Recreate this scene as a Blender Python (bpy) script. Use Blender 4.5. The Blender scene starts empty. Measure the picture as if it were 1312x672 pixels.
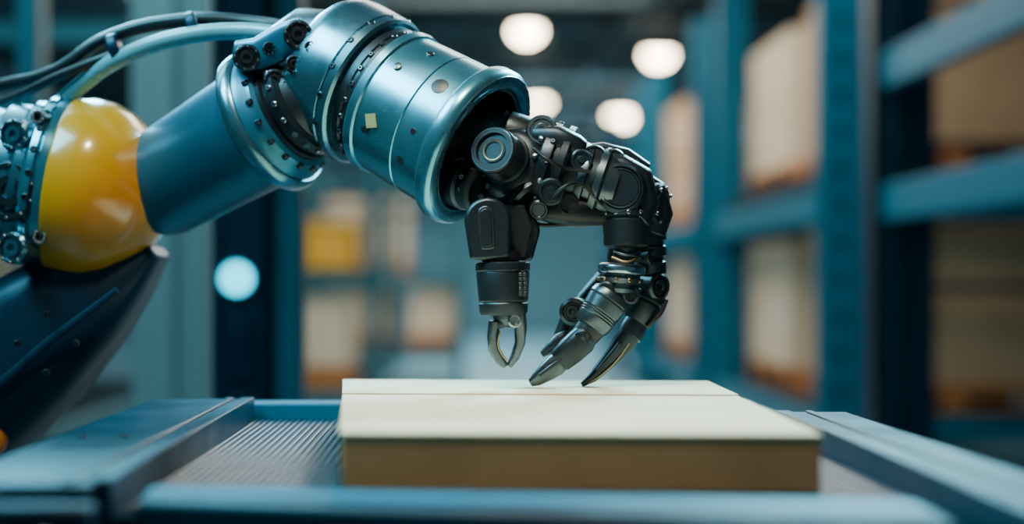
import bpy, bmesh, math, random
from mathutils import Vector, Matrix, Quaternion
random.seed(7)
D=1.822      # camera to hand distance (m)
CZ=1.05      # camera height (m)
scene=bpy.context.scene
def W(u,v,y=0.0):
    s=(D+y)/D
    return Vector(((u-588)/1000*s, y, CZ+(361-v)/1000*s))
def link(ob,parent=None):
    scene.collection.objects.link(ob)
    if parent: ob.parent=parent
    return ob
def empty(name,loc=(0,0,0)):
    e=bpy.data.objects.new(name,None); e.empty_display_size=.05
    scene.collection.objects.link(e); return e
# ---------------- materials
def pbr(name,col,rough=.5,metal=0,col2=None,ns=20,bump=0,bs=300,rv=0,coat=0,emit=None,es=0,stretch=None,spec=None):
    m=bpy.data.materials.new(name); m.use_nodes=True
    nt=m.node_tree; b=nt.nodes['Principled BSDF']
    b.inputs['Base Color'].default_value=(*col,1); b.inputs['Roughness'].default_value=rough
    b.inputs['Metallic'].default_value=metal
    if spec is not None: b.inputs['Specular IOR Level'].default_value=spec
    if coat: b.inputs['Coat Weight'].default_value=coat; b.inputs['Coat Roughness'].default_value=.08
    tc=nt.nodes.new('ShaderNodeTexCoord'); mp=nt.nodes.new('ShaderNodeMapping')
    nt.links.new(tc.outputs['Object'],mp.inputs[0])
    if stretch: mp.inputs['Scale'].default_value=stretch
    if col2 or rv:
        n=nt.nodes.new('ShaderNodeTexNoise'); n.inputs['Scale'].default_value=ns; n.inputs['Detail'].default_value=6
        nt.links.new(mp.outputs[0],n.inputs['Vector'])
        if col2:
            r=nt.nodes.new('ShaderNodeValToRGB'); r.color_ramp.elements[0].position=.35; r.color_ramp.elements[1].position=.65
            r.color_ramp.elements[0].color=(*col,1); r.color_ramp.elements[1].color=(*col2,1)
            nt.links.new(n.outputs['Fac'],r.inputs[0]); nt.links.new(r.outputs[0],b.inputs['Base Color'])
        if rv:
            mr=nt.nodes.new('ShaderNodeMapRange'); mr.inputs[1].default_value=.3; mr.inputs[2].default_value=.7
            mr.inputs[3].default_value=max(.02,rough-rv); mr.inputs[4].default_value=rough+rv
            nt.links.new(n.outputs['Fac'],mr.inputs[0]); nt.links.new(mr.outputs[0],b.inputs['Roughness'])
    if bump:
        n2=nt.nodes.new('ShaderNodeTexNoise'); n2.inputs['Scale'].default_value=bs; n2.inputs['Detail'].default_value=3
        nt.links.new(mp.outputs[0],n2.inputs['Vector'])
        bp=nt.nodes.new('ShaderNodeBump'); bp.inputs['Strength'].default_value=bump; bp.inputs['Distance'].default_value=.001
        nt.links.new(n2.outputs['Fac'],bp.inputs['Height']); nt.links.new(bp.outputs[0],b.inputs['Normal'])
    if emit: b.inputs['Emission Color'].default_value=(*emit,1); b.inputs['Emission Strength'].default_value=es
    return m
M_steel=pbr('blue_steel',(.10,.36,.46),.27,.85,(.13,.40,.50),14,.05,250,.05)
M_steel2=pbr('satin_steel',(.11,.27,.34),.26,.88,rv=.05,ns=30)
M_tube=pbr('blue_painted_tube',(.022,.15,.24),.34,.6,(.03,.18,.27),8,.08,400,.05)
M_chrome=pbr('polished_steel',(.42,.54,.60),.20,1,rv=.05)
M_gun=pbr('gunmetal',(.046,.060,.070),.35,.8,(.032,.043,.052),40,.25,900,.06)
M_gun2=pbr('gunmetal_worn',(.12,.155,.17),.31,.9,(.08,.105,.12),30,.15,700,.06)
M_black=pbr('black_plastic',(.009,.011,.014),.42,.1,bump=.2,bs=800,rv=.06)
M_edge=pbr('worn_edge_steel',(.28,.32,.35),.30,.95,rv=.06)
M_brass=pbr('brass',(.35,.25,.13),.4,1,rv=.08)
M_yellow=pbr('yellow_lacquer',(.84,.30,.002),.25,0,(.79,.275,.002),6,coat=.8)
M_navy=pbr('navy_casting',(.003,.022,.046),.42,.2,(.005,.029,.057),8,.15,300,.06,spec=.35)
M_hose=pbr('black_hose',(.010,.013,.017),.4,0,bump=.2,bs=300)
M_hoseb=pbr('teal_hose',(.13,.38,.45),.3,.1,rv=.05)
M_convey=pbr('blue_frame_paint',(.002,.034,.060),.36,0,(.004,.042,.073),10,.5,500,.08,spec=.22)
M_belt=pbr('ribbed_bed_metal',(.001,.034,.066),.33,0,(.003,.046,.088),40,spec=.28,rv=.04)
M_rack=pbr('teal_rack_paint',(.002,.125,.215),.5,.0,(.003,.14,.24),5,rv=.08,spec=.2)
M_rackg=pbr('grey_teal_rack_paint',(.020,.125,.165),.5,.0,(.025,.14,.185),5,rv=.08,spec=.25)
M_rackd=pbr('navy_rack_paint',(.002,.022,.042),.5,.0,(.003,.028,.052),5,spec=.25)
M_card=pbr('cardboard',(.52,.34,.19),.85,0,(.45,.29,.16),7,.2,200)
M_card2=pbr('pale_cardboard',(.74,.62,.46),.85,0,(.68,.57,.42),7,.2,200)
M_cream=pbr('cream_board_lit',(.88,.71,.48),.75,0,(.80,.63,.42),9,.15,350,spec=.25)  # cream lid, its pale tone also carries the light on the box top
M_pack=pbr('kraft_board_shaded',(.54,.27,.115),.8,0,(.46,.23,.095),12,.2,300,spec=.2)  # tan kraft with the shade of the box front mixed into the brown
M_tape=pbr('packing_tape',(.55,.38,.22),.3,0,rv=.05)
M_wood=pbr('pallet_wood',(.54,.21,.06),.75,0,(.40,.15,.04),9,.3,90,stretch=(1,8,8))
M_label=pbr('paper_label',(.75,.72,.65),.6,0,(.70,.67,.6),30)
M_stick=pbr('yellow_sticker',(.42,.38,.15),.5,0,(.38,.34,.15),60)
M_floor=pbr('polished_concrete',(.15,.27,.32),.35,0,(.12,.22,.26),.8,.2,30,.1)
M_ceil=pbr('dark_ceiling_sheet',(.014,.030,.038),.8,0,(.018,.038,.046),1.5)
M_truss=pbr('ceiling_truss_steel',(.03,.058,.072),.6,.3,(.04,.068,.082),3)
M_wall=pbr('painted_wall',(.17,.34,.40),.8,0,(.21,.39,.45),.6)
M_column=pbr('pale_column_paint',(.30,.43,.44),.6,0,(.27,.39,.40),2)
M_led=pbr('cyan_indicator_led',(.0,.02,.03),.6,0,emit=(.0,.72,1.0),es=3.4,rv=.05,spec=.1)
M_lamp=pbr('lamp_diffuser',(1,.9,.75),.4,0,emit=(1,.82,.56),es=45,rv=.05)
M_lamph=pbr('lamp_housing',(.10,.11,.12),.4,.7,rv=.1)
M_orange=pbr('orange_plastic',(.6,.15,.01),.45,0,(.55,.14,.01),10)
M_ybin=pbr('yellow_plastic',(.80,.42,.03),.45,0,(.75,.40,.03),10)
# ---------------- mesh helpers
def finish(bm,name,mat,parent,ang=32,bevel=0,bseg=2):
    bmesh.ops.recalc_face_normals(bm,faces=bm.faces)
    for f in bm.faces: f.smooth=True
    for e in bm.edges:
        if len(e.link_faces)==2 and e.calc_face_angle(0)>math.radians(ang): e.smooth=False
    me=bpy.data.meshes.new(name); bm.to_mesh(me); bm.free()
    for m in (mat if isinstance(mat,(list,tuple)) else [mat]): me.materials.append(m)
    ob=bpy.data.objects.new(name,me); link(ob,parent)
    if bevel:
        b=ob.modifiers.new('bevel','BEVEL'); b.width=bevel; b.segments=bseg; b.limit_method='ANGLE'; b.angle_limit=math.radians(35)
        b.harden_normals=False
    return ob
def frame(axis):
    a=Vector(axis).normalized()
    return Vector((0,0,1)).rotation_difference(a).to_matrix()
def lathe_bm(bm,p,axis,prof,seg=48,mi=0):
    R=frame(axis); p=Vector(p); rings=[]
    for t,r in prof:
        if r<=1e-6: rings.append([bm.verts.new(p+R@Vector((0,0,t)))])
        else: rings.append([bm.verts.new(p+R@Vector((r*math.cos(2*math.pi*i/seg),r*math.sin(2*math.pi*i/seg),t))) for i in range(seg)])
    for a,b in zip(rings,rings[1:]):
        for i in range(seg):
            j=(i+1)%seg
            if len(a)==1 and len(b)==1: break
            if len(a)==1: f=bm.faces.new((a[0],b[i],b[j]))
            elif len(b)==1: f=bm.faces.new((a[i],a[j],b[0]))
            else: f=bm.faces.new((a[i],a[j],b[j],b[i]))
            f.material_index=mi
    if (prof[0][0],prof[0][1])!=(prof[-1][0],prof[-1][1]):
        for r in (rings[0],rings[-1]):
            if len(r)>1: 
                f=bm.faces.new(r); f.material_index=mi
def lathe(name,p,axis,prof,mat,parent,seg=56,rs=1.0):
    bm=bmesh.new(); lathe_bm(bm,p,axis,[(t/1000,r*rs/1000) for t,r in prof],seg)
    return finish(bm,name,mat,parent)
def A(du,dv,dy): return Vector((du,dy,-dv)).normalized()
def seg2(name,a,b,prof,mat,parent,seg=48,k=1.0):
    p=W(*a); q=W(*b); L=(q-p).length*1000
    return lathe(name,p,q-p,[(t*L,r*k) for t,r in prof],mat,parent,seg)
def disc(name,c,axis,r,h,mat,parent,bev=2,inner=None,seg=40):
    prof=[(-h,0),(-h,r-bev),(-h+bev,r),(-bev,r),(0,r-bev)]
    if inner:
        for ri,d in inner: prof+= [(prof[-1][0],ri+1.2),(d,ri)]
    prof.append((prof[-1][0],0))
    return lathe(name,W(*c),axis,prof,mat,parent,seg)
def bolts(name,c,axis,R,n,r,h,mat,parent,phase=0,seg=8,skip=()):
    bm=bmesh.new(); M=frame(axis); c=Vector(c)
    for i in range(n):
        if i in skip: continue
        a=2*math.pi*i/n+phase
        p=c+M@Vector((R/1000*math.cos(a),R/1000*math.sin(a),0))
        lathe_bm(bm,p,axis,[(0,0),(0,r/1000),(h*.7/1000,r/1000),(h/1000,r*.75/1000),(h/1000,r*.4/1000),(h*.5/1000,r*.35/1000),(h*.5/1000,0)],seg)
    return finish(bm,name,mat,parent)
def radial_bolts(name,c,axis,R,n,r,h,mat,parent,phase=0):
    bm=bmesh.new(); M=frame(axis); c=Vector(c)
    for i in range(n):
        a=2*math.pi*i/n+phase; d=M@Vector((math.cos(a),math.sin(a),0))
        lathe_bm(bm,c+d*(R/1000),d,[(-h/1000,0),(-h/1000,r/1000),(h*.6/1000,r/1000),(h/1000,r*.7/1000),(h/1000,r*.4/1000),(h*.3/1000,r*.35/1000),(h*.3/1000,0)],12)
    return finish(bm,name,mat,parent)
def loft(name,st,mat,parent,n=28,power=2.6,up=Vector((0,1,0)),bevel=0):
    P=[W(s[0],s[1],s[2]) for s in st]; bm=bmesh.new(); rings=[]
    for i,s in enumerate(st):
        t=(P[min(i+1,len(P)-1)]-P[max(i-1,0)]).normalized()
        side=t.cross(up).normalized(); dep=side.cross(t).normalized()
        ring=[]
        for k in range(n):
            th=2*math.pi*k/n; c,sn=math.cos(th),math.sin(th)
            x=math.copysign(abs(c)**(2/power),c)*s[3]/1000; z=math.copysign(abs(sn)**(2/power),sn)*s[4]/1000
            ring.append(bm.verts.new(P[i]+side*x+dep*z))
        rings.append(ring)
    for a,b in zip(rings,rings[1:]):
        for i in range(n):
            j=(i+1)%n; bm.faces.new((a[i],a[j],b[j],b[i]))
    bm.faces.new(rings[0]); bm.faces.new(rings[-1])
    return finish(bm,name,mat,parent,45,bevel)
def prism(name,pts,y0,y1,mat,parent,bevel=2,ang=30):
    bm=bmesh.new()
    P=[W(u,v,y0) for u,v in pts]
    a=[bm.verts.new(p) for p in P]; b=[bm.verts.new(Vector((p.x,y1,p.z))) for p in P]
    n=len(a); bm.faces.new(a); bm.faces.new(b[::-1])
    for i in range(n): j=(i+1)%n; bm.faces.new((a[i],b[i],b[j],a[j]))
    return finish(bm,name,mat,parent,ang,bevel/1000)
def capsule_pts(u,v,w,h,tilt=0,n=10,rb=None):
    pts=[]
    for i in range(n+1):
        a=math.pi-math.pi*i/n; pts.append((w*math.cos(a),-w*math.sin(a)))
    wb=rb or w*.85; r=min(8,wb*.6)
    hb=h
    for k in range(5): 
        a=math.pi/2*k/4; pts.append((wb-r+r*math.cos(a),hb-r+r*math.sin(a)))
    for k in range(5): 
        a=math.pi/2+math.pi/2*k/4; pts.append((-wb+r+r*math.cos(a),hb-r+r*math.sin(a)))
    c,s=math.cos(tilt),math.sin(tilt)
    return [(u+x*c-y*s,v+x*s+y*c) for x,y in pts]
def boxm(bm,c,s,mi=0,rot=0):
    r=bmesh.ops.create_cube(bm,size=1)
    vs=r['verts']
    M=Matrix.Rotation(rot,3,'Z')
    for v in vs:
        v.co=M@Vector((v.co.x*s[0],v.co.y*s[1],v.co.z*s[2]))+Vector(c)
    for f in {f for v in vs for f in v.link_faces}: f.material_index=mi
def boxes(name,lst,mat,parent=None,bevel=.003):
    bm=bmesh.new()
    for b in lst: boxm(bm,b[0],b[1],b[2] if len(b)>2 else 0)
    return finish(bm,name,mat,parent,32,bevel)
def b2(x0,x1,y0,y1,z0,z1,mi=0): return (((x0+x1)/2,(y0+y1)/2,(z0+z1)/2),(x1-x0,y1-y0,z1-z0),mi)
def tube(name,pts,r,mat,parent,res=8):
    cu=bpy.data.curves.new(name,'CURVE'); cu.dimensions='3D'; cu.bevel_depth=r/1000; cu.bevel_resolution=4; cu.resolution_u=12
    sp=cu.splines.new('BEZIER'); sp.bezier_points.add(len(pts)-1)
    for bp,p in zip(sp.bezier_points,pts):
        bp.co=W(*p); bp.handle_left_type='AUTO'; bp.handle_right_type='AUTO'
    cu.use_fill_caps=True; cu.materials.append(mat)
    ob=bpy.data.objects.new(name,cu); return link(ob,parent)

# =============== ROBOT ARM =================
arm=empty('robot_arm',)
f31=math.radians(31); tl=math.radians(25)
d2=Vector((math.cos(tl)*math.cos(f31),-math.sin(tl),-math.cos(tl)*math.sin(f31)))
E=W(617,193,.02); BS=1.06
lathe('wrist_barrel',E,-d2,[(90,70),(6,78),(0,82),(0,98),(3,101),(8,103),(20,103),(24,101),(27,96),(29,94),(70,93),(71.5,91.5),(73,93),(138,91),(140,94),(150,95),(152,94),(153,87),(180,87),(180,60),(90,60),(90,70)],M_steel,arm,96,BS)
lathe('barrel_interior',E-d2*.088,-d2,[(0,0),(0,69),(-4,69),(-4,0)],M_black,arm,56,BS)
lathe('barrel_bore_liner',E,-d2,[(4,79.5),(6,76.5),(88,68),(88,70.5),(4,79.5)],M_gun,arm,72,BS)
lathe('barrel_bezel',E,d2,[(-3,83),(1.5,85),(2.5,88),(2.5,95),(1,98),(-3,99.5),(-3,83)],M_steel2,arm,96,BS)
lathe('barrel_seal_band',E-d2*.150,-d2,[(0,60),(0,89),(8,90),(10,88),(14,88),(16,90),(26,90),(28,87),(34,87),(34,60),(0,60)],M_gun,arm,80,BS)
radial_bolts('seal_band_bolts',E-d2*.162,d2,89*BS,26,4,3,M_gun2,arm)
lathe('wrist_collar',E-d2*.180,-d2,[(0,60),(0,98),(3,102),(14,103),(16,100),(18,103),(60,104),(75,102),(86,95),(96,82),(104,60),(106,0)],M_steel2,arm,96,1.03)
radial_bolts('collar_bolts',E-d2*.194,d2,104,16,5,3,M_gun,arm,.1)
def on_barrel(t,ang,r):
    fr=(Vector((0,-1,0))-d2*Vector((0,-1,0)).dot(d2)).normalized(); up=fr.cross(d2).normalized()
    if up.z<0: up=-up
    n=(fr*math.cos(ang)+up*math.sin(ang)); return E-d2*(t/1000)+n*(r/1000),n
for i,(t,a,r) in enumerate([(50,.38,9),(55,-.75,5),(118,.35,4.5),(118,-.6,4.5),(48,-.3,3.5),(100,.8,4)]):
    p,n=on_barrel(t,a,93*BS)
    lathe('barrel_port_%d'%(i+1),p,n,[(-3,0),(-3,r*1.2),(.6,r*1.25),(1.0,r*1.1),(1.0,0)],M_black if i in(0,4) else M_gun2,arm,24)
p,n=on_barrel(112,-.45,93*BS)
bm=bmesh.new(); boxm(bm,(0,0,0),(.016,.018,.0012)); st=finish(bm,'barrel_sticker',M_stick,arm)
st.rotation_mode='QUATERNION'; st.rotation_quaternion=n.to_track_quat('Z','Y'); st.location=p
f26=math.radians(26)
d1=Vector((math.cos(tl)*math.cos(f26),-math.sin(tl),math.cos(tl)*math.sin(f26)))
F=W(346,156,.13)
lathe('forearm_tube',F,-d1,[(-4,0),(-4,92),(6,92),(10,88),(14,86),(205,76),(225,70),(236,55),(240,0)],M_tube,arm,96)
lathe('forearm_flange',F,-d1,[(-14,60),(-14,97),(-10,101),(-2,103),(6,102),(10,98),(12,92),(12,60),(-14,60)],M_steel2,arm,96)
lathe('forearm_flange_lip',F+d1*.014,d1,[(0,0),(0,94),(8,92),(14,86),(20,84),(24,78),(24,0)],M_tube,arm,80)
bolts('forearm_flange_bolts',F+d1*.028,d1,86,18,4.5,7,M_gun,arm)
lathe('elbow_core',F+d1*.034,d1,[(0,0),(0,76),(10,76),(12,70),(18,70),(20,76),(32,76),(36,66),(50,60),(70,46),(90,20),(90,0)],M_gun,arm,72)
radial_bolts('elbow_core_bolts',F+d1*.060,d1,76,20,4,3,M_edge,arm)
loft('elbow_bracket',[(330,110,.14,34,50),(360,84,.14,46,62),(398,72,.13,62,70),(430,84,.11,70,70)],M_gun,arm,power=3.2,bevel=.004)
loft('elbow_cheek_plate',[(300,68,.06,15,8),(330,70,.055,22,10),(366,52,.05,24,10),(392,38,.045,18,8)],M_tube,arm,power=3,bevel=.002)
cam_ax=A(.15,.1,-1)
for i,(u,v,y,r) in enumerate([(316,74,.04,18),(382,44,.03,19),(352,103,.045,15),(366,130,.05,13),(345,62,.04,9),(377,82,.03,12),(398,60,.025,8)]):
    disc('elbow_pivot_%d'%(i+1),(u,v,y),cam_ax,r,34,M_gun if i%2==0 else M_black,arm,2.5,[(r*.72,-2),(r*.45,.5),(r*.2,-3)])
    bolts('elbow_pivot_ring_%d'%(i+1),W(u,v,y-.001),cam_ax,r*.84,8,r*.07+.6,2,M_edge,arm)
# yellow shoulder dome
ya=A(1,.17,.06)
Yc=W(84,240,.22)
lathe('yellow_joint_cover',Yc,ya,[(-6,0),(-6,122),(0,128),(26,133),(52,131),(80,120),(106,101),(128,77),(144,50),(152,24),(154,0)],M_yellow,arm,96)
lathe('shoulder_ring',Yc-ya*.004,-ya,[(-6,100),(-6,124),(0,129),(10,130),(12,126),(15,126),(17,131),(26,130),(32,124),(34,100),(-6,100)],M_steel,arm,96,.97)
lathe('shoulder_housing',Yc-ya*.03,-ya,[(0,0),(0,118),(20,116),(28,108),(55,106),(62,98),(120,96),(140,80),(150,0)],M_steel2,arm,80)
radial_bolts('shoulder_ring_bolts',Yc-ya*.024,ya,126,24,5,3,M_gun,arm)
for i,(u,v,r) in enumerate([(10,245,42),(16,172,22),(14,318,22),(48,150,9),(50,304,9),(50,205,7)]):
    disc('shoulder_cap_%d'%(i+1),(u,v,.105+.01*(r<20)),A(-.25,0,-1),r,50,M_gun if i in(0,3,4) else M_steel2,arm,4,[(r*.75,-5),(r*.5,1),(r*.22,-4)])
    bolts('shoulder_cap_bolts_%d'%(i+1),W(u,v,.104+.01*(r<20)),A(-.25,0,-1),r*.87,10,2.4,2,M_edge,arm)
loft('lower_link',[(205,322,.25,12,50),(175,345,.25,38,75),(120,375,.25,78,95),(40,440,.25,104,108),(-60,530,.25,112,115),(-150,620,.25,118,120),(-210,700,.25,120,120)],M_navy,arm,40,3.4,bevel=.004)
loft('lower_link_rib',[(150,372,.135,5,4),(60,440,.135,6,5),(-60,545,.13,7,5)],M_navy,arm,20,3)
bolts('lower_link_bolts',W(60,440,.118),A(0,0,-1),40,4,5,5,M_gun,arm)
bp=W(-215,700,.25)
lathe('pedestal',(bp.x,bp.y,0),(0,0,1),[(0,0),(0,260),(25,260),(30,190),(480,170),(520,190),(560,190),(600,150),(700,140),(760,90),(770,0)],M_navy,arm,64)
disc('base_joint_cap',(-16,568,.135),A(.1,0,-1),22,30,M_orange,arm,4)
tube('cable_black_upper',[(-60,120,.30),(10,108,.25),(70,92,.2),(140,48,.18),(240,26,.17),(330,30,.16),(385,40,.12)],10,M_hose,arm)
tube('cable_black_lower',[(-60,140,.28),(10,128,.22),(80,96,.18),(170,62,.16),(250,40,.16),(320,36,.16)],7,M_hose,arm)
tube('cable_teal',[(60,150,.22),(105,108,.19),(160,72,.15),(230,48,.13),(310,40,.12),(372,46,.1)],12,M_hoseb,arm)
for i,(u,v,y) in enumerate([(250,34,.15),(150,62,.16)]):
    lathe('cable_clip_%d'%(i+1),W(u-8,v+3,y),A(1,-.35,0),[(0,0),(0,20),(3,22),(12,22),(15,20),(15,0)],M_navy,arm,28)

# =============== ROBOTIC HAND =================
hand=empty('robotic_hand')
def K(name,c,axis,r,h,mat=M_gun,inner=None,bev=2): return disc(name,c,axis,r,h,mat,hand,bev,inner)
ax=A(-.45,-.22,-1)
wr=A(.86,.45,-.25)
lathe('wrist_shaft',W(585,168,.06),wr,[(0,0),(0,52),(30,52),(33,46),(60,46),(62,50),(72,50),(76,40),(120,38),(120,0)],M_gun2,hand)
lathe('upper_actuator',W(605,158,.03),A(.93,.3,-.15),[(0,0),(0,26),(8,30),(40,30),(42,26),(46,26),(48,30),(90,29),(100,24),(130,22),(130,0)],M_gun2,hand)
lathe('lower_wrist_motor',W(590,232,.015),A(.6,.3,-.6),[(0,0),(0,34),(18,34),(22,31),(40,31),(44,26),(44,0)],M_gun,hand)
bolts('wrist_motor_bolts',W(606,236,-.02),A(.1,.1,-1),18,7,3.6,6,M_edge,hand)
K('wrist_motor_face',(606,236,-.012),A(.1,.1,-1),26,30,M_gun,[(14,-3),(6,0)])
K('small_sprocket',(590,214,-.01),A(-.2,0,-1),14,30,M_gun2,[(9,-2)])
lathe('thumb_motor_body',W(672,222,.03),ax,[(0,0),(0,38),(10,45),(30,47),(34,47),(36,45),(38,47),(50,46),(58,42),(62,36),(64,31),(66,31),(68,33),(72,33),(74,30),(96,28.5),(98,30),(106,30),(106,0)],M_gun,hand,72)
lathe('thumb_motor_lens',W(672,222,.03)+ax*.105,ax,[(0,0),(0,29),(3,29.5),(5,27.5),(5,22),(-.5,20.5),(-.5,16.5),(2.5,15.5),(2.5,10.5),(-4,9),(-4,5.5),(-1,4.5),(-1,0)],M_black,hand,64)
lathe('thumb_motor_lens_ring',W(672,222,.03)+ax*.105,ax,[(1,12),(3.0,12),(3.2,13.2),(1,14),(1,12)],M_brass,hand)
lathe('thumb_motor_lens_rim',W(672,222,.03)+ax*.105,ax,[(4,26),(5.6,26.4),(5.6,27.6),(4,28.3),(4,26)],M_gun2,hand)
lathe('motor_side_drum',W(655,232,.01),A(.5,.6,-.4),[(0,0),(0,30),(30,34),(34,38),(42,38),(46,34),(46,0)],M_gun,hand)
pa=A(.93,.3,-.12)
lathe('palm_flange',W(690,212,.01),pa,[(0,0),(0,52),(3,58),(12,60),(16,60),(18,54),(24,54),(26,61),(34,61),(38,56),(40,48),(62,46),(62,0)],M_gun,hand,64)
bolts('palm_flange_bolts',W(689,211.6,.008),-pa,50,12,4,5,M_edge,hand)
radial_bolts('palm_rim_bolts',W(702,216,.008),pa,60,14,3.6,2.5,M_edge,hand)
lathe('palm_neck',W(742,228,.0),pa,[(0,0),(0,44),(6,46),(10,46),(12,40),(20,40),(22,47),(30,48),(34,44),(50,42),(50,0)],M_gun2,hand,64)
radial_bolts('palm_neck_bolts',W(768,236,0),pa,47,12,3.4,2.5,M_edge,hand,.2)
K('palm_cap_1',(694,166,-.03),A(-.1,-.2,-1),20,40,M_gun2,[(14,-2),(8,0),(3,-3)])
K('palm_cap_2',(718,176,-.03),A(.1,-.2,-1),13,40,M_black,[(8,-2)])
K('palm_cap_3',(706,246,-.062),A(-.1,.1,-1),17,40,M_gun,[(11,-2),(5,0)])
K('palm_cap_4',(728,262,-.04),A(.1,.1,-1),14,40,M_black,[(9,-2)])
K('palm_cap_5',(690,270,-.04),A(-.1,.3,-1),13,40,M_gun,[(8,-2)])
K('palm_cap_6',(745,205,-.045),A(.1,0,-1),14,30,M_gun2,[(9,-2),(4,0)])
loft('palm_top_cover',[(690,176,.0,12,30),(715,180,-.01,18,34),(736,190,-.01,17,34),(748,194,-.01,12,28)],M_gun,hand,power=3,bevel=.002)
K('top_motor_1',(763,199,-.03),A(.1,-.3,-1),15,40,M_gun,[(10,-2),(5,0)])
K('top_motor_2',(788,203,-.03),A(.1,-.3,-1),14,40,M_gun2,[(9,-2),(4,0)])
K('top_motor_3',(810,212,-.02),A(.1,-.3,-1),12,40,M_black,[(8,-2)])
loft('palm_top_rail',[(742,196,.01,9,24),(770,192,.01,9,26),(800,200,.01,10,26),(826,220,.01,12,24)],M_gun,hand,power=3,bevel=.002)
loft('palm_under_cover',[(676,268,0,10,26),(705,270,-.005,18,32),(740,272,-.005,20,34),(775,276,0,14,28)],M_black,hand,power=3,bevel=.002)
tube('palm_wire_1',[(684,190,-.05),(704,206,-.07),(726,216,-.055),(756,220,-.05)],2.2,M_black,hand)
tube('palm_wire_2',[(700,262,-.05),(722,240,-.066),(742,236,-.055),(770,262,-.04)],2.0,M_hose,hand)
tube('palm_wire_3',[(660,258,-.02),(680,284,-.02),(720,288,-.02),(766,280,-.02)],2.6,M_black,hand)
# thumb
prism('thumb_proximal_plate',capsule_pts(625,283,30,50,-.06,14,26),-.075,-.045,M_gun,hand,4)
prism('thumb_plate_slot_rim',capsule_pts(622,274,10,46,-.06,10,10),-.0762,-.06,M_gun2,hand,1)
prism('thumb_plate_slot',capsule_pts(622,275,7.5,42,-.06,10,7),-.0775,-.06,M_black,hand,1.2)
prism('thumb_rear_plate',capsule_pts(668,296,24,38,.10,14,19),-.03,.0,M_gun,hand,3)
prism('thumb_inner_web',[(632,262),(672,262),(684,292),(672,332),(636,334)],-.05,-.02,M_black,hand,3)
K('thumb_hinge_cap',(628,276,-.038),A(0,0,1),20,10,M_gun2)
lathe('thumb_link_block',W(642,322,-.045),A(.04,1,0),[(0,0),(0,24),(12,25),(13,22),(18,22),(18,0)],M_black,hand)
lathe('thumb_distal_sleeve',W(644,336,-.045),A(.02,1,0),[(0,0),(0,31),(2,34),(10,34.5),(12,32.5),(14,33.5),(48,31),(50,29.5),(52,31),(62,30),(66,28),(68,20),(68,0)],M_gun,hand,64)
lb=bmesh.new()
for r_ in range(5):
    for c_ in range(2): boxm(lb,W(667+c_*5.5,352+r_*6,-.0725+c_*.0025),(.0042,.003,.0042))
finish(lb,'thumb_sleeve_buttons',M_gun2,hand,32,.0006)
prism('thumb_sleeve_label',[(664,347),(674,347),(673,380),(663,380)],-.071,-.06,M_black,hand,.6)
lathe('thumb_tip_joint',W(652,400,-.045),A(.05,1,0),[(0,0),(0,21),(8,20),(12,16),(16,14),(16,0)],M_gun2,hand)
K('thumb_tip_pin',(660,411,-.068),A(.1,0,-1),9,46,M_edge,[(5,-1.5)])
loft('thumb_claw_outer',[(634,412,-.045,8,13),(631,430,-.045,7,12),(633,448,-.045,7.5,11),(641,462,-.045,7,9),(648,470,-.045,4,7)],M_gun2,hand,power=3,bevel=.001)
loft('thumb_claw_inner',[(663,404,-.045,11,15),(667,420,-.045,8,13),(666,440,-.045,6.5,11),(660,457,-.045,6,9),(652,470,-.045,4,7)],M_gun2,hand,power=3,bevel=.001)
loft('thumb_claw_bridge',[(630,420,-.045,6,12),(645,412,-.045,9,13),(662,412,-.045,9,13)],M_gun,hand,power=3)
tube('thumb_claw_edge',[(641,424,-.058),(638,440,-.057),(643,454,-.054),(649,462,-.052)],1.3,M_brass,hand)
# index finger
K('index_knuckle',(795,241,-.045),A(-.12,-.05,-1),32,75,M_gun,[(26,-3),(22,-.5)],4)
K('index_knuckle_ring',(795,241,-.0452),A(-.12,-.05,-1),25,3,M_gun2,[(22.5,-2)],.8)
loft('index_knuckle_arm',[(770,218,-.005,16,26),(790,220,-.005,24,30),(813,234,-.005,26,32),(818,262,-.01,26,30),(806,282,-.015,26,28)],M_gun,hand,power=3,bevel=.003)
fi=A(.02,1,0)
lathe('index_proximal',W(802,262,-.015),fi,[(0,0),(0,28),(6,31),(14,32),(16,29),(18,29),(20,31),(42,29),(46,30),(52,29),(55,25),(56,18),(66,17),(66,0)],M_gun,hand,56)
radial_bolts('index_proximal_bolts',W(802,273,-.015),fi,31,12,3,2,M_edge,hand)
tube('index_brass_coil',[(786,322,-.03),(803,327,-.036),(820,322,-.03)],2.0,M_gun2,hand)
tube('index_brass_coil.b',[(784,330,-.03),(803,336,-.038),(820,330,-.03)],2.0,M_brass,hand)
lathe('index_joint_ring',W(797,338,-.015),A(-.06,1,0),[(0,0),(0,25),(2,29),(12,30),(14,28),(15,24),(18,24),(19,28),(25,27),(27,23),(31,23),(32,25),(37,24),(38,19),(42,19),(42,0)],M_gun2,hand,56)
lathe('index_joint_bright_ring',W(797,341,-.015),A(-.06,1,0),[(0,28),(0,30.5),(2,31.3),(7,31.3),(9,30.5),(9,28),(0,28)],M_chrome,hand,56)
radial_bolts('index_joint_bolts',W(795,359,-.015),A(-.06,1,0),27,10,2.8,2,M_brass,hand)
K('index_side_pivot',(776,372,-.035),A(-.5,.2,-1),11,30,M_black,[(7,-2)])
K('index_side_pivot_2',(810,378,-.035),A(.3,.1,-1),12,30,M_gun,[(8,-2),(3,0)])
fm=(755,421,-.02)
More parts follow.
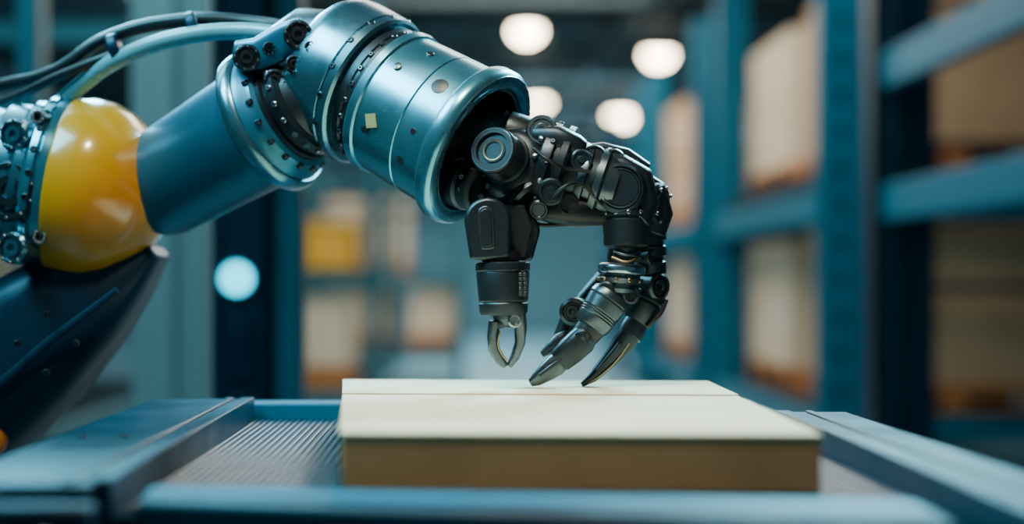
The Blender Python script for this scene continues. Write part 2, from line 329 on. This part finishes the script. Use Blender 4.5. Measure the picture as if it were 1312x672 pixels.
seg2('index_middle',(787,374,-.015),fm,[(0,0),(0,20),(.08,27),(.16,29),(.24,29),(.27,27),(.3,28.5),(.55,27),(.58,25.5),(.61,27),(.64,25.5),(.67,27),(.70,25.5),(.73,26.5),(.9,25),(.98,22),(1,12),(1,0)],M_gun2,hand,56,.92)
seg2('index_middle_link',(762,415,-.02),(743,438,-.02),[(0,0),(0,19),(.5,18),(1,16),(1,0)],M_black,hand)
K('index_tip_hinge',(747,434,-.038),A(-.1,.1,-1),11,36,M_gun,[(8,-2),(3,0)])
loft('index_distal',[(753,426,-.02,15,16),(745,437,-.02,18.5,18),(732,449,-.02,18,17),(718,462,-.02,16,15),(714,465,-.02,13,13)],M_gun,hand,power=2.8,bevel=.0015)
loft('index_fingertip',[(722,459,-.02,13,13),(711,469,-.02,14.5,14),(699,478,-.02,12,12),(687,487,-.02,8.5,9),(679,491.5,-.02,4.5,5)],M_gun2,hand,power=2.6,bevel=.001)
loft('index_nail',[(719,460,-.032,2,5),(704,471,-.032,2.5,6),(691,481,-.029,2,4)],M_black,hand,power=2.4)
# middle finger
K('middle_knuckle_disc',(848,262,-.005),A(.85,.1,-.55),27,18,M_gun,[(20,-2),(16,1),(5,-3)],3)
bolts('middle_knuckle_bolts',W(849,262.5,-.007),A(.85,.1,-.55),22,8,2.6,3,M_edge,hand)
loft('middle_knuckle_arm',[(812,226,.02,14,22),(834,246,.02,20,24),(842,275,.02,20,24),(834,300,.02,18,22)],M_gun,hand,power=3,bevel=.002)
seg2('middle_proximal',(832,290,.02),(836,352,.02),[(0,0),(0,19),(.1,21),(.3,21),(.33,17),(.4,17),(.43,20),(.62,20),(.65,16),(.72,16),(.76,19),(1,18),(1,0)],M_gun,hand)
K('middle_outer_bolt',(847,368,.0),A(.55,.05,-.8),18,34,M_gun,[(13,-3),(9,0),(4,-3)],3)
K('middle_outer_bolt.b',(838,330,.0),A(.5,.05,-.8),11,30,M_black,[(7,-2)],2)
seg2('middle_intermediate',(836,372,.02),(814,418,.015),[(0,0),(0,18),(.15,22),(.3,22),(.34,19),(.4,21),(.85,19),(1,14),(1,0)],M_gun,hand)
tube('middle_tendon',[(854,384,.0),(846,402,.0),(828,418,.0)],3,M_black,hand)
seg2('middle_hinge',(816,412,.015),(804,433,.01),[(0,0),(0,16),(.5,17.5),(.9,17),(1,12),(1,0)],M_gun2,hand)
loft('middle_distal',[(809,426,.01,14,15),(800,438,.01,15,15),(787,455,.01,12,13),(772,471,.01,9,10),(758,485,.005,6.5,7),(745,493.5,.005,3,4)],M_gun,hand,power=2.6,bevel=.001)
loft('middle_nail',[(794,440,-.004,3,6),(780,458,-.002,3,6),(765,475,-.002,2,4)],M_black,hand,power=2.4)
tube('middle_edge_wire',[(806,440,-.004),(789,463,-.003),(771,480,-.002),(753,492,.0)],1.3,M_brass,hand)
# ring finger behind
seg2('ring_proximal',(806,290,.07),(792,345,.075),[(0,0),(0,20),(.2,21),(.8,19),(1,14),(1,0)],M_black,hand)
seg2('ring_intermediate',(792,345,.075),(742,398,.06),[(0,0),(0,15),(.2,18),(.8,16),(1,12),(1,0)],M_black,hand)
K('ring_joint_ball',(733,400,.0),A(-.3,0,-1),18,34,M_gun,[(12,-3),(8,0),(3,-2)],5)
seg2('ring_distal_link',(733,404,.04),(718,434,.035),[(0,0),(0,13),(.5,12),(1,10),(1,0)],M_gun,hand)
loft('ring_fingertip',[(728,430,.03,9,11),(718,437,.03,11,11),(705,447,.03,8,9),(694,455,.03,4,5)],M_gun,hand,power=2.6)

# =============== PACKAGE BOX + CONVEYOR =================
ZT=CZ-.134; ZB=CZ-.192
def Y(d): return d-D
pk=empty('cardboard_package')
def quadprism(name,pts,z0,z1,mat,parent,bevel=.002):
    bm=bmesh.new(); a=[bm.verts.new((x,y,z0)) for x,y in pts]; b=[bm.verts.new((x,y,z1)) for x,y in pts]
    n=len(a); bm.faces.new(a[::-1]); bm.faces.new(b)
    for i in range(n): j=(i+1)%n; bm.faces.new((a[i],a[j],b[j],b[i]))
    return finish(bm,name,mat,parent,30,bevel)
fl,fr_,bl,br=(-.107,Y(1.29)),(.325,Y(1.275)),(-.160,Y(1.96)),(.338,Y(1.93))
def lerp(a,b,t): return (a[0]+(b[0]-a[0])*t,a[1]+(b[1]-a[1])*t)
quadprism('carton_body',[fl,fr_,br,bl],ZB+.0005,ZT-.006,M_pack,pk)
t0=.64
quadprism('lid_flap_front',[(fl[0]-.001,fl[1]-.001),(fr_[0]+.001,fr_[1]-.001),lerp(fr_,br,t0+.02),lerp(fl,bl,t0+.02)],ZT-.006,ZT-.0026,M_cream,pk,.001)
quadprism('lid_flap_rear_core',[lerp(fl,bl,t0),lerp(fr_,br,t0),br,bl],ZT-.0026,ZT-.0014,M_pack,pk,0)
quadprism('lid_flap_rear',[lerp(fl,bl,t0+.002),lerp(fr_,br,t0+.002),br,bl],ZT-.0014,ZT-.0009,M_cream,pk,0)
cv=empty('conveyor_table')
ribs=bmesh.new(); n=84
xs=[]; x0,x1=-.292,.412
for i in range(n):
    a=x0+(x1-x0)*i/n; w=(x1-x0)/n
    xs+=[(a,0),(a+w*.12,.0020),(a+w*.3,.0027),(a+w*.48,.0020),(a+w*.6,0)]
ya0,yb0=Y(1.22),Y(2.02)
va=[ribs.verts.new((x,ya0,ZB-.0027+h)) for x,h in xs]; vb=[ribs.verts.new((x,yb0,ZB-.0027+h)) for x,h in xs]
for i in range(len(xs)-1): ribs.faces.new((va[i],va[i+1],vb[i+1],vb[i]))
finish(ribs,'ribbed_bed',M_belt,cv)
boxes('bed_tray',[b2(-.30,.42,Y(1.20),Y(2.03),ZB-.03,ZB-.004)],M_convey,cv)
ZR=CZ-.165
boxes('side_rail_left',[b2(-.43,-.30,Y(1.15),Y(2.0),ZR-.10,ZR),b2(-.304,-.286,Y(1.17),Y(1.99),ZR-.035,ZR+.003),b2(-.325,-.315,Y(1.16),Y(1.99),ZR,ZR+.003)],M_convey,cv,.005)
boxes('side_rail_right',[b2(.41,.49,Y(.80),Y(1.80),ZR-.10,ZR),b2(.400,.416,Y(.82),Y(1.79),ZR-.035,ZR+.003),b2(.436,.444,Y(.82),Y(1.79),ZR,ZR+.003)],M_convey,cv,.005)
boxes('rear_cross_bar',[b2(-.30,.42,Y(2.0),Y(2.05),ZR-.06,ZR-.006)],M_rack,cv,.004)
quadprism('front_cross_bar',[(-.275,Y(1.20)),(.385,Y(1.08)),(.385,Y(1.20)),(-.275,Y(1.275))],CZ-.30,CZ-.185,M_convey,cv,.006)
quadprism('front_bar_lip',[(-.272,Y(1.225)),(.380,Y(1.12)),(.380,Y(1.192)),(-.272,Y(1.27))],CZ-.185,CZ-.183,M_rack,cv,.001)
boxes('corner_block',[b2(-.40,-.292,Y(1.12),Y(1.155),ZR-.13,ZR-.012)],M_navy,cv,.005)
bolts('corner_block_bolts',(-.345,Y(1.119),ZR-.055),(0,-1,0),26,4,6,5,M_edge,cv,.78)
bolts('rail_top_bolts',(-.375,Y(1.5),ZR),(0,0,1),22,2,5,3,M_gun,cv)
boxes('table_legs',[b2(x,x+.07,y,y+.07,0,ZR-.09) for x in(-.42,.415) for y in(Y(1.22),Y(1.70))]+[b2(-.40,.47,Y(1.24),Y(1.28),.25,.31),b2(-.40,.47,Y(1.72),Y(1.76),.25,.31)],M_rackd,cv,.004)

# =============== WAREHOUSE =================
HX0,HX1=-7,8; HY0,HY1=-5,Y(31); HZ=4.3
boxes('floor',[b2(HX0,HX1,HY0,HY1,-.1,0)],M_floor,None,0)
boxes('ceiling',[b2(HX0,HX1,HY0,HY1,HZ,HZ+.1)],M_ceil,None,0)
boxes('wall_left',[b2(HX0-.1,HX0,HY0,HY1,0,HZ)],M_wall,None,0)
boxes('wall_right',[b2(HX1,HX1+.1,HY0,HY1,0,HZ)],M_wall,None,0)
boxes('wall_back',[b2(HX0,HX1,HY1,HY1+.1,0,HZ)],M_wall,None,0)
tr=[]
for d in range(14,31,3): tr+= [b2(HX0,HX1,Y(d),Y(d)+.12,HZ-.12,HZ),b2(HX0,HX1,Y(d),Y(d)+.10,HZ-.5,HZ-.42)]+[b2(x,x+.06,Y(d),Y(d)+.06,HZ-.45,HZ-.1) for x in [HX0+k*.8 for k in range(1,19)]]
for x in (-3,-.8,1.9,4.2): tr.append(b2(x,x+.12,HY0,HY1,HZ-.25,HZ-.12))
boxes('ceiling_trusses',tr,M_truss,None,0)
def lamp(x,d,zr=3.0,r=.155):
    e=empty('high_bay_lamp'); c=Vector((x,Y(d),CZ+zr))
    bm=bmesh.new(); lathe_bm(bm,c,(0,0,1),[(-r*.75,0),(-r*.7,r*.45),(-r*.4,r*.85),(0,r),(.01,r),(.02,0)],32); finish(bm,'diffuser',M_lamp,e)
    bm=bmesh.new(); lathe_bm(bm,c,(0,0,1),[(.02,0),(.015,r*1.08),(.06,r*.9),(.14,r*.45),(.2,r*.4),(.22,0)],32); finish(bm,'housing',M_lamph,e)
    boxes('stem',[b2(c.x-.01,c.x+.01,c.y-.01,c.y+.01,c.z+.2,HZ)],M_lamph,e,0)
lamp(.81,17,3.0,.16); lamp(2.64,18.8,3.0,.17); lamp(1.31,23.9,3.0,.18); lamp(2.93,25.7,3.0,.21) 
lamp(-2.6,17); lamp(-3,24)
def rack(x0,x1,d0,d1,levels,h=3.0,pw=.20,mat=M_rack,rear=True):
    e=empty('pallet_rack'); L=[]
    y0,y1=Y(d0),Y(d1); pd=.10
    for (x,xx) in ((x0,x0+pw),(x1-pw*.6,x1)):
        for y in (y0,y1-pd):
            L+=[b2(x,xx,y,y+.012,0,h),b2(x,x+.02,y,y+pd,0,h),b2(xx-.02,xx,y,y+pd,0,h),b2(x-.02,xx+.02,y-.02,y+pd+.02,0,.015)]
    boxes('uprights',L,mat,e,.003)
    S=[]
    for y in (y0,y1-pd):
        for k in range(int(h/.18)): S.append(b2(x0+pw*.4,x0+pw*.6,y-.003,y,.12+k*.18,.19+k*.18))
    boxes('upright_slots',S,M_rackd,e,0)
    B=[];
    for z,t in levels:
        for (x,xx) in (((x0-.01,x0+.05),(x1-.05,x1)) if rear else ((x0-.01,x0+.05),)): B.append(b2(x,xx,y0+.02,y1-.02,z-t,z))
        B+= [b2(x0+.05,x1-.05,y0+.02+k*(y1-y0-.1)/5,y0+.08+k*(y1-y0-.1)/5,z-t+.02,z-.005) for k in ((0,5) if rear else (0,))]
    boxes('shelf_beams',B,mat,e,.004)
    Bq=[]
    for k in range(4):
        z=.3+k*.7
        for y in ((y0+.04,y1-.06) if rear else (y0+.04,)): Bq.append(b2(x0+pw,x1-.1,y,y+.03,z,z+.04))
    boxes('frame_braces',Bq,M_rackd,e,.002)
    return e
def deck(e,x0,x1,d0,d1,z,t):
    boxes('shelf_deck',[b2(x0+.06,x1-.06,Y(d0)+.1+k*.16,Y(d0)+.2+k*.16,z-t,z) for k in range(int((d1-d0-.2)/.16))],M_rackd,e,.002)
def pallet(x0,x1,y0,y1,z):
    L=[]
    for k in range(6): a=x0+(x1-x0)*k/6; L.append(b2(a,a+(x1-x0)/6-.02,y0,y1,z+.118,z+.14))
    for k in range(3):
        a=y0+(y1-y0-.1)*k/2; L.append(b2(x0,x1,a,a+.1,z+.09,z+.118)); L.append(b2(x0,x1,a,a+.1,z,z+.02))
        for j in range(3): b=x0+(x1-x0-.12)*j/2; L.append(b2(b,b+.12,a,a+.1,z+.02,z+.09))
    return boxes('wooden_pallet',L,M_wood,None,.003)
def carton(x0,x1,y0,y1,z0,z1,mat=M_card,name='cardboard_box'):
    ym=(y0+y1)/2; xm=(x0+x1)/2; h=z1-z0
    L=[b2(x0,x1,y0,y1,z0,z1-.003,0),b2(x0,x1,y0,ym-.003,z1-.003,z1,0),b2(x0,x1,ym+.003,y1,z1-.003,z1,0),
       b2(x0-.001,x1+.001,ym-.03,ym+.03,z1-.002,z1+.001,1),b2(x0-.0015,x0,ym-.03,ym+.03,z1-h*.22,z1,1),
       b2(x0+.1*(x1-x0),x0+.35*(x1-x0),y0-.0015,y0,z0+h*.55,z0+h*.75,2),
       b2(x0-.0015,x0,y0+.1*(y1-y0),y0+.35*(y1-y0),z0+h*.3,z0+h*.5,2)]
    return boxes(name,L,[mat,M_tape,M_label],None,.004)
up=CZ
r1=rack(1.80,3.0,3.0,6.2,[(up+.409,.15),(up+.968,.15),(.38,.12)],pw=.24,mat=M_rack,rear=False)
r2=rack(1.75,3.05,6.9,9.75,[(up+.44,.15),(.38,.12)],pw=.21)
deck(r2,1.75,3.05,6.9,9.75,up+.56,.11); deck(r2,1.75,3.05,6.9,9.75,.40,.02)  # upper deck lifts the pallets; its dark thickness stands for a shadowed gap
boxes('rack_end_guard',[b2(1.76,2.02,Y(6.02),Y(6.06),0,3.0),b2(1.76,1.78,Y(6.02),Y(6.2),0,3.0),b2(1.84,1.87,Y(6.0),Y(6.02),0,3.0)],M_rackd,None,.004)
def stock(x0,x1,d0,d1,z,h,mat=M_card,split=1):
    pallet(x0,x1,Y(d0),Y(d1),z)
    hh=h/split
    for k in range(split): carton(x0+.01+.01*random.random(),x1-.02*random.random(),Y(d0)+.01,Y(d1)-.01,z+.142+k*(hh+.002),z+.142+k*(hh+.002)+hh,mat)
stock(1.98,2.95,7.05,8.15,up+.56,.85,M_card); stock(1.95,2.95,8.4,9.55,up+.56,.80,M_card2,2)
stock(1.98,2.95,7.05,8.15,.40,.80,M_card); stock(1.95,2.95,8.4,9.55,.40,.75,M_card2)
r3=rack(1.75,3.0,10.6,13.3,[(up+.44,.13),(.38,.12)]); deck(r3,1.75,3.0,10.6,13.3,up+.46,.02); deck(r3,1.75,3.0,10.6,13.3,.4,.02)
stock(1.9,2.9,10.8,11.9,up+.46,.8,M_card); stock(1.9,2.9,12.1,13.1,up+.46,.95,M_card,2)
stock(1.9,2.9,10.8,11.9,.40,.7,M_card); stock(1.9,2.9,12.1,13.1,.40,.7,M_card2)
r4=rack(1.75,3.0,14.4,17.1,[(up+.44,.13),(.38,.12)]); deck(r4,1.75,3.0,14.4,17.1,up+.46,.02); deck(r4,1.75,3.0,14.4,17.1,.4,.02)
stock(1.9,2.9,14.6,15.7,up+.46,.9,M_card); stock(1.9,2.9,14.6,15.7,.40,.7,M_card)
l0=rack(-2.7,-1.36,4.6,7.2,[(up+.35,.12),(.55,.10),(up+1.3,.12)],pw=.12,mat=M_rackg); deck(l0,-2.7,-1.36,4.6,7.2,.57,.02); deck(l0,-2.7,-1.36,4.6,7.2,up+.37,.02)
stock(-2.5,-1.6,4.8,5.8,.57,.45,M_card2)
l1=rack(-1.75,-.47,8.5,11.2,[(up+.05,.10),(.38,.12),(up+1.2,.12)],pw=.16,mat=M_rackg); deck(l1,-1.75,-.47,8.5,11.2,up+.07,.02); deck(l1,-1.75,-.47,8.5,11.2,.4,.02)
stock(-1.05,-.66,8.6,9.5,.40,.42,M_card2)
stock(-1.6,-1.15,8.6,9.5,.40,.42,M_card)
boxes('yellow_storage_bin',[b2(-.95,-.62,Y(8.62),Y(9.1),up+.075,up+.10),b2(-.95,-.62,Y(8.62),Y(8.65),up+.10,up+.36),b2(-.95,-.62,Y(9.07),Y(9.1),up+.10,up+.36),b2(-.95,-.92,Y(8.62),Y(9.1),up+.1,up+.36),b2(-.65,-.62,Y(8.62),Y(9.1),up+.1,up+.36),b2(-.97,-.60,Y(8.6),Y(8.63),up+.33,up+.37)],M_ybin,None,.006)
carton(-1.6,-1.1,Y(8.65),Y(9.3),up+.072,up+.55,M_card2)
l2=rack(-1.5,.06,13.6,16.4,[(up+.05,.12),(.38,.12),(up+1.1,.12)],pw=.16,mat=M_rackg); deck(l2,-1.5,.06,13.6,16.4,up+.07,.02); deck(l2,-1.5,.06,13.6,16.4,.4,.02)
stock(-.5,.03,13.75,14.8,.40,.55,M_card2); stock(-1.4,-.6,13.75,14.8,.40,.55,M_card2)
stock(-1.3,-.5,13.75,14.8,up+.07,.6,M_card2)
boxes('support_column',[b2(-.99,-.75,Y(4.3),Y(4.55),0,HZ),b2(-1.03,-.71,Y(4.26),Y(4.59),0,.25),b2(-.885,-.855,Y(4.285),Y(4.3),.25,HZ)],M_column,None,.01)
post=empty('indicator_light_post')
boxes('post_body',[b2(-.555,-.43,Y(3.2),Y(3.32),0,2.2),b2(-.56,-.425,Y(3.19),Y(3.33),0,.03),b2(-.545,-.54,Y(3.19),Y(3.2),.1,2.1),b2(-.445,-.44,Y(3.19),Y(3.2),.1,2.1)],M_rackd,post,.004)
boxes('post_side_channel',[b2(-.43,-.36,Y(3.24),Y(3.36),0,2.2)],M_rackg,post,.004)
bm=bmesh.new(); lathe_bm(bm,(-.498,Y(3.19),CZ+.007),(0,-1,0),[(0,0),(0,.038),(.006,.038),(.012,.032),(.014,0)],40); finish(bm,'indicator_lens',M_led,post)
bm=bmesh.new(); lathe_bm(bm,(-.498,Y(3.192),CZ+.007),(0,-1,0),[(0,.038),(.008,.039),(.010,.042),(.008,.046),(0,.048),(0,.038)],40); finish(bm,'indicator_bezel',M_navy,post)
boxes('post_switch_plate',[b2(-.525,-.465,Y(3.185),Y(3.19),CZ-.22,CZ-.08),b2(-.505,-.485,Y(3.18),Y(3.185),CZ-.19,CZ-.11)],M_navy,post,.002)

# =============== LIGHTS =================
def area(name,loc,target,size,energy,col,sy=None,spread=None):
    l=bpy.data.lights.new(name,'AREA'); l.energy=energy; l.color=col; l.size=size
    if sy: l.shape='RECTANGLE'; l.size_y=sy
    if spread: l.spread=math.radians(spread)
    o=bpy.data.objects.new(name,l); scene.collection.objects.link(o); o.location=loc
    o.rotation_euler=(Vector(target)-Vector(loc)).to_track_quat('-Z','Y').to_euler(); return o
area('key_cyan_light',(-1.2,-.6,2.7),(-.2,.05,1.45),.8,15,(.22,.80,1),spread=75)
area('overhead_box_fill',(-.15,-.70,2.4),(.1,-.3,.9),.15,6.8,(1,.84,.64),spread=80)  # unseen lamp added to warm the box top and front
area('rim_light',(1.0,1.5,2.4),(.15,0,1.25),.6,11,(.34,.84,1),spread=50)
area('left_back_rim',(-1.0,1.6,2.4),(-.3,0,1.4),.6,7,(.22,.74,1),spread=50)
area('aisle_light_near',(.4,4.5,4.0),(.9,5.5,0),2.5,190,(1,.90,.78),3)
area('aisle_light_mid',(.6,10,4.0),(.6,10,0),2.5,370,(1,.92,.80),5)
area('aisle_light_far',(.6,20,4.0),(.6,20,0),4,950,(.60,.92,1),9)
area('left_bay_light',(-2.0,2.2,4.0),(-1.8,4,0),2,165,(.42,.86,1),4)
w=bpy.data.worlds.new('hall_ambient'); scene.world=w; w.use_nodes=True
w.node_tree.nodes['Background'].inputs[0].default_value=(.15,.36,.44,1); w.node_tree.nodes['Background'].inputs[1].default_value=.30
# =============== CAMERA =================
cam=bpy.data.cameras.new('camera'); co=bpy.data.objects.new('camera',cam); scene.collection.objects.link(co)
co.location=(0,-D,CZ); co.rotation_euler=(math.pi/2,0,0)
cam.lens=50; cam.sensor_width=36; cam.sensor_fit='HORIZONTAL'
cam.shift_x=(656-588)/1312; cam.shift_y=25/1312
cam.dof.use_dof=True; cam.dof.focus_distance=1.79; cam.dof.aperture_fstop=1.18
scene.camera=co
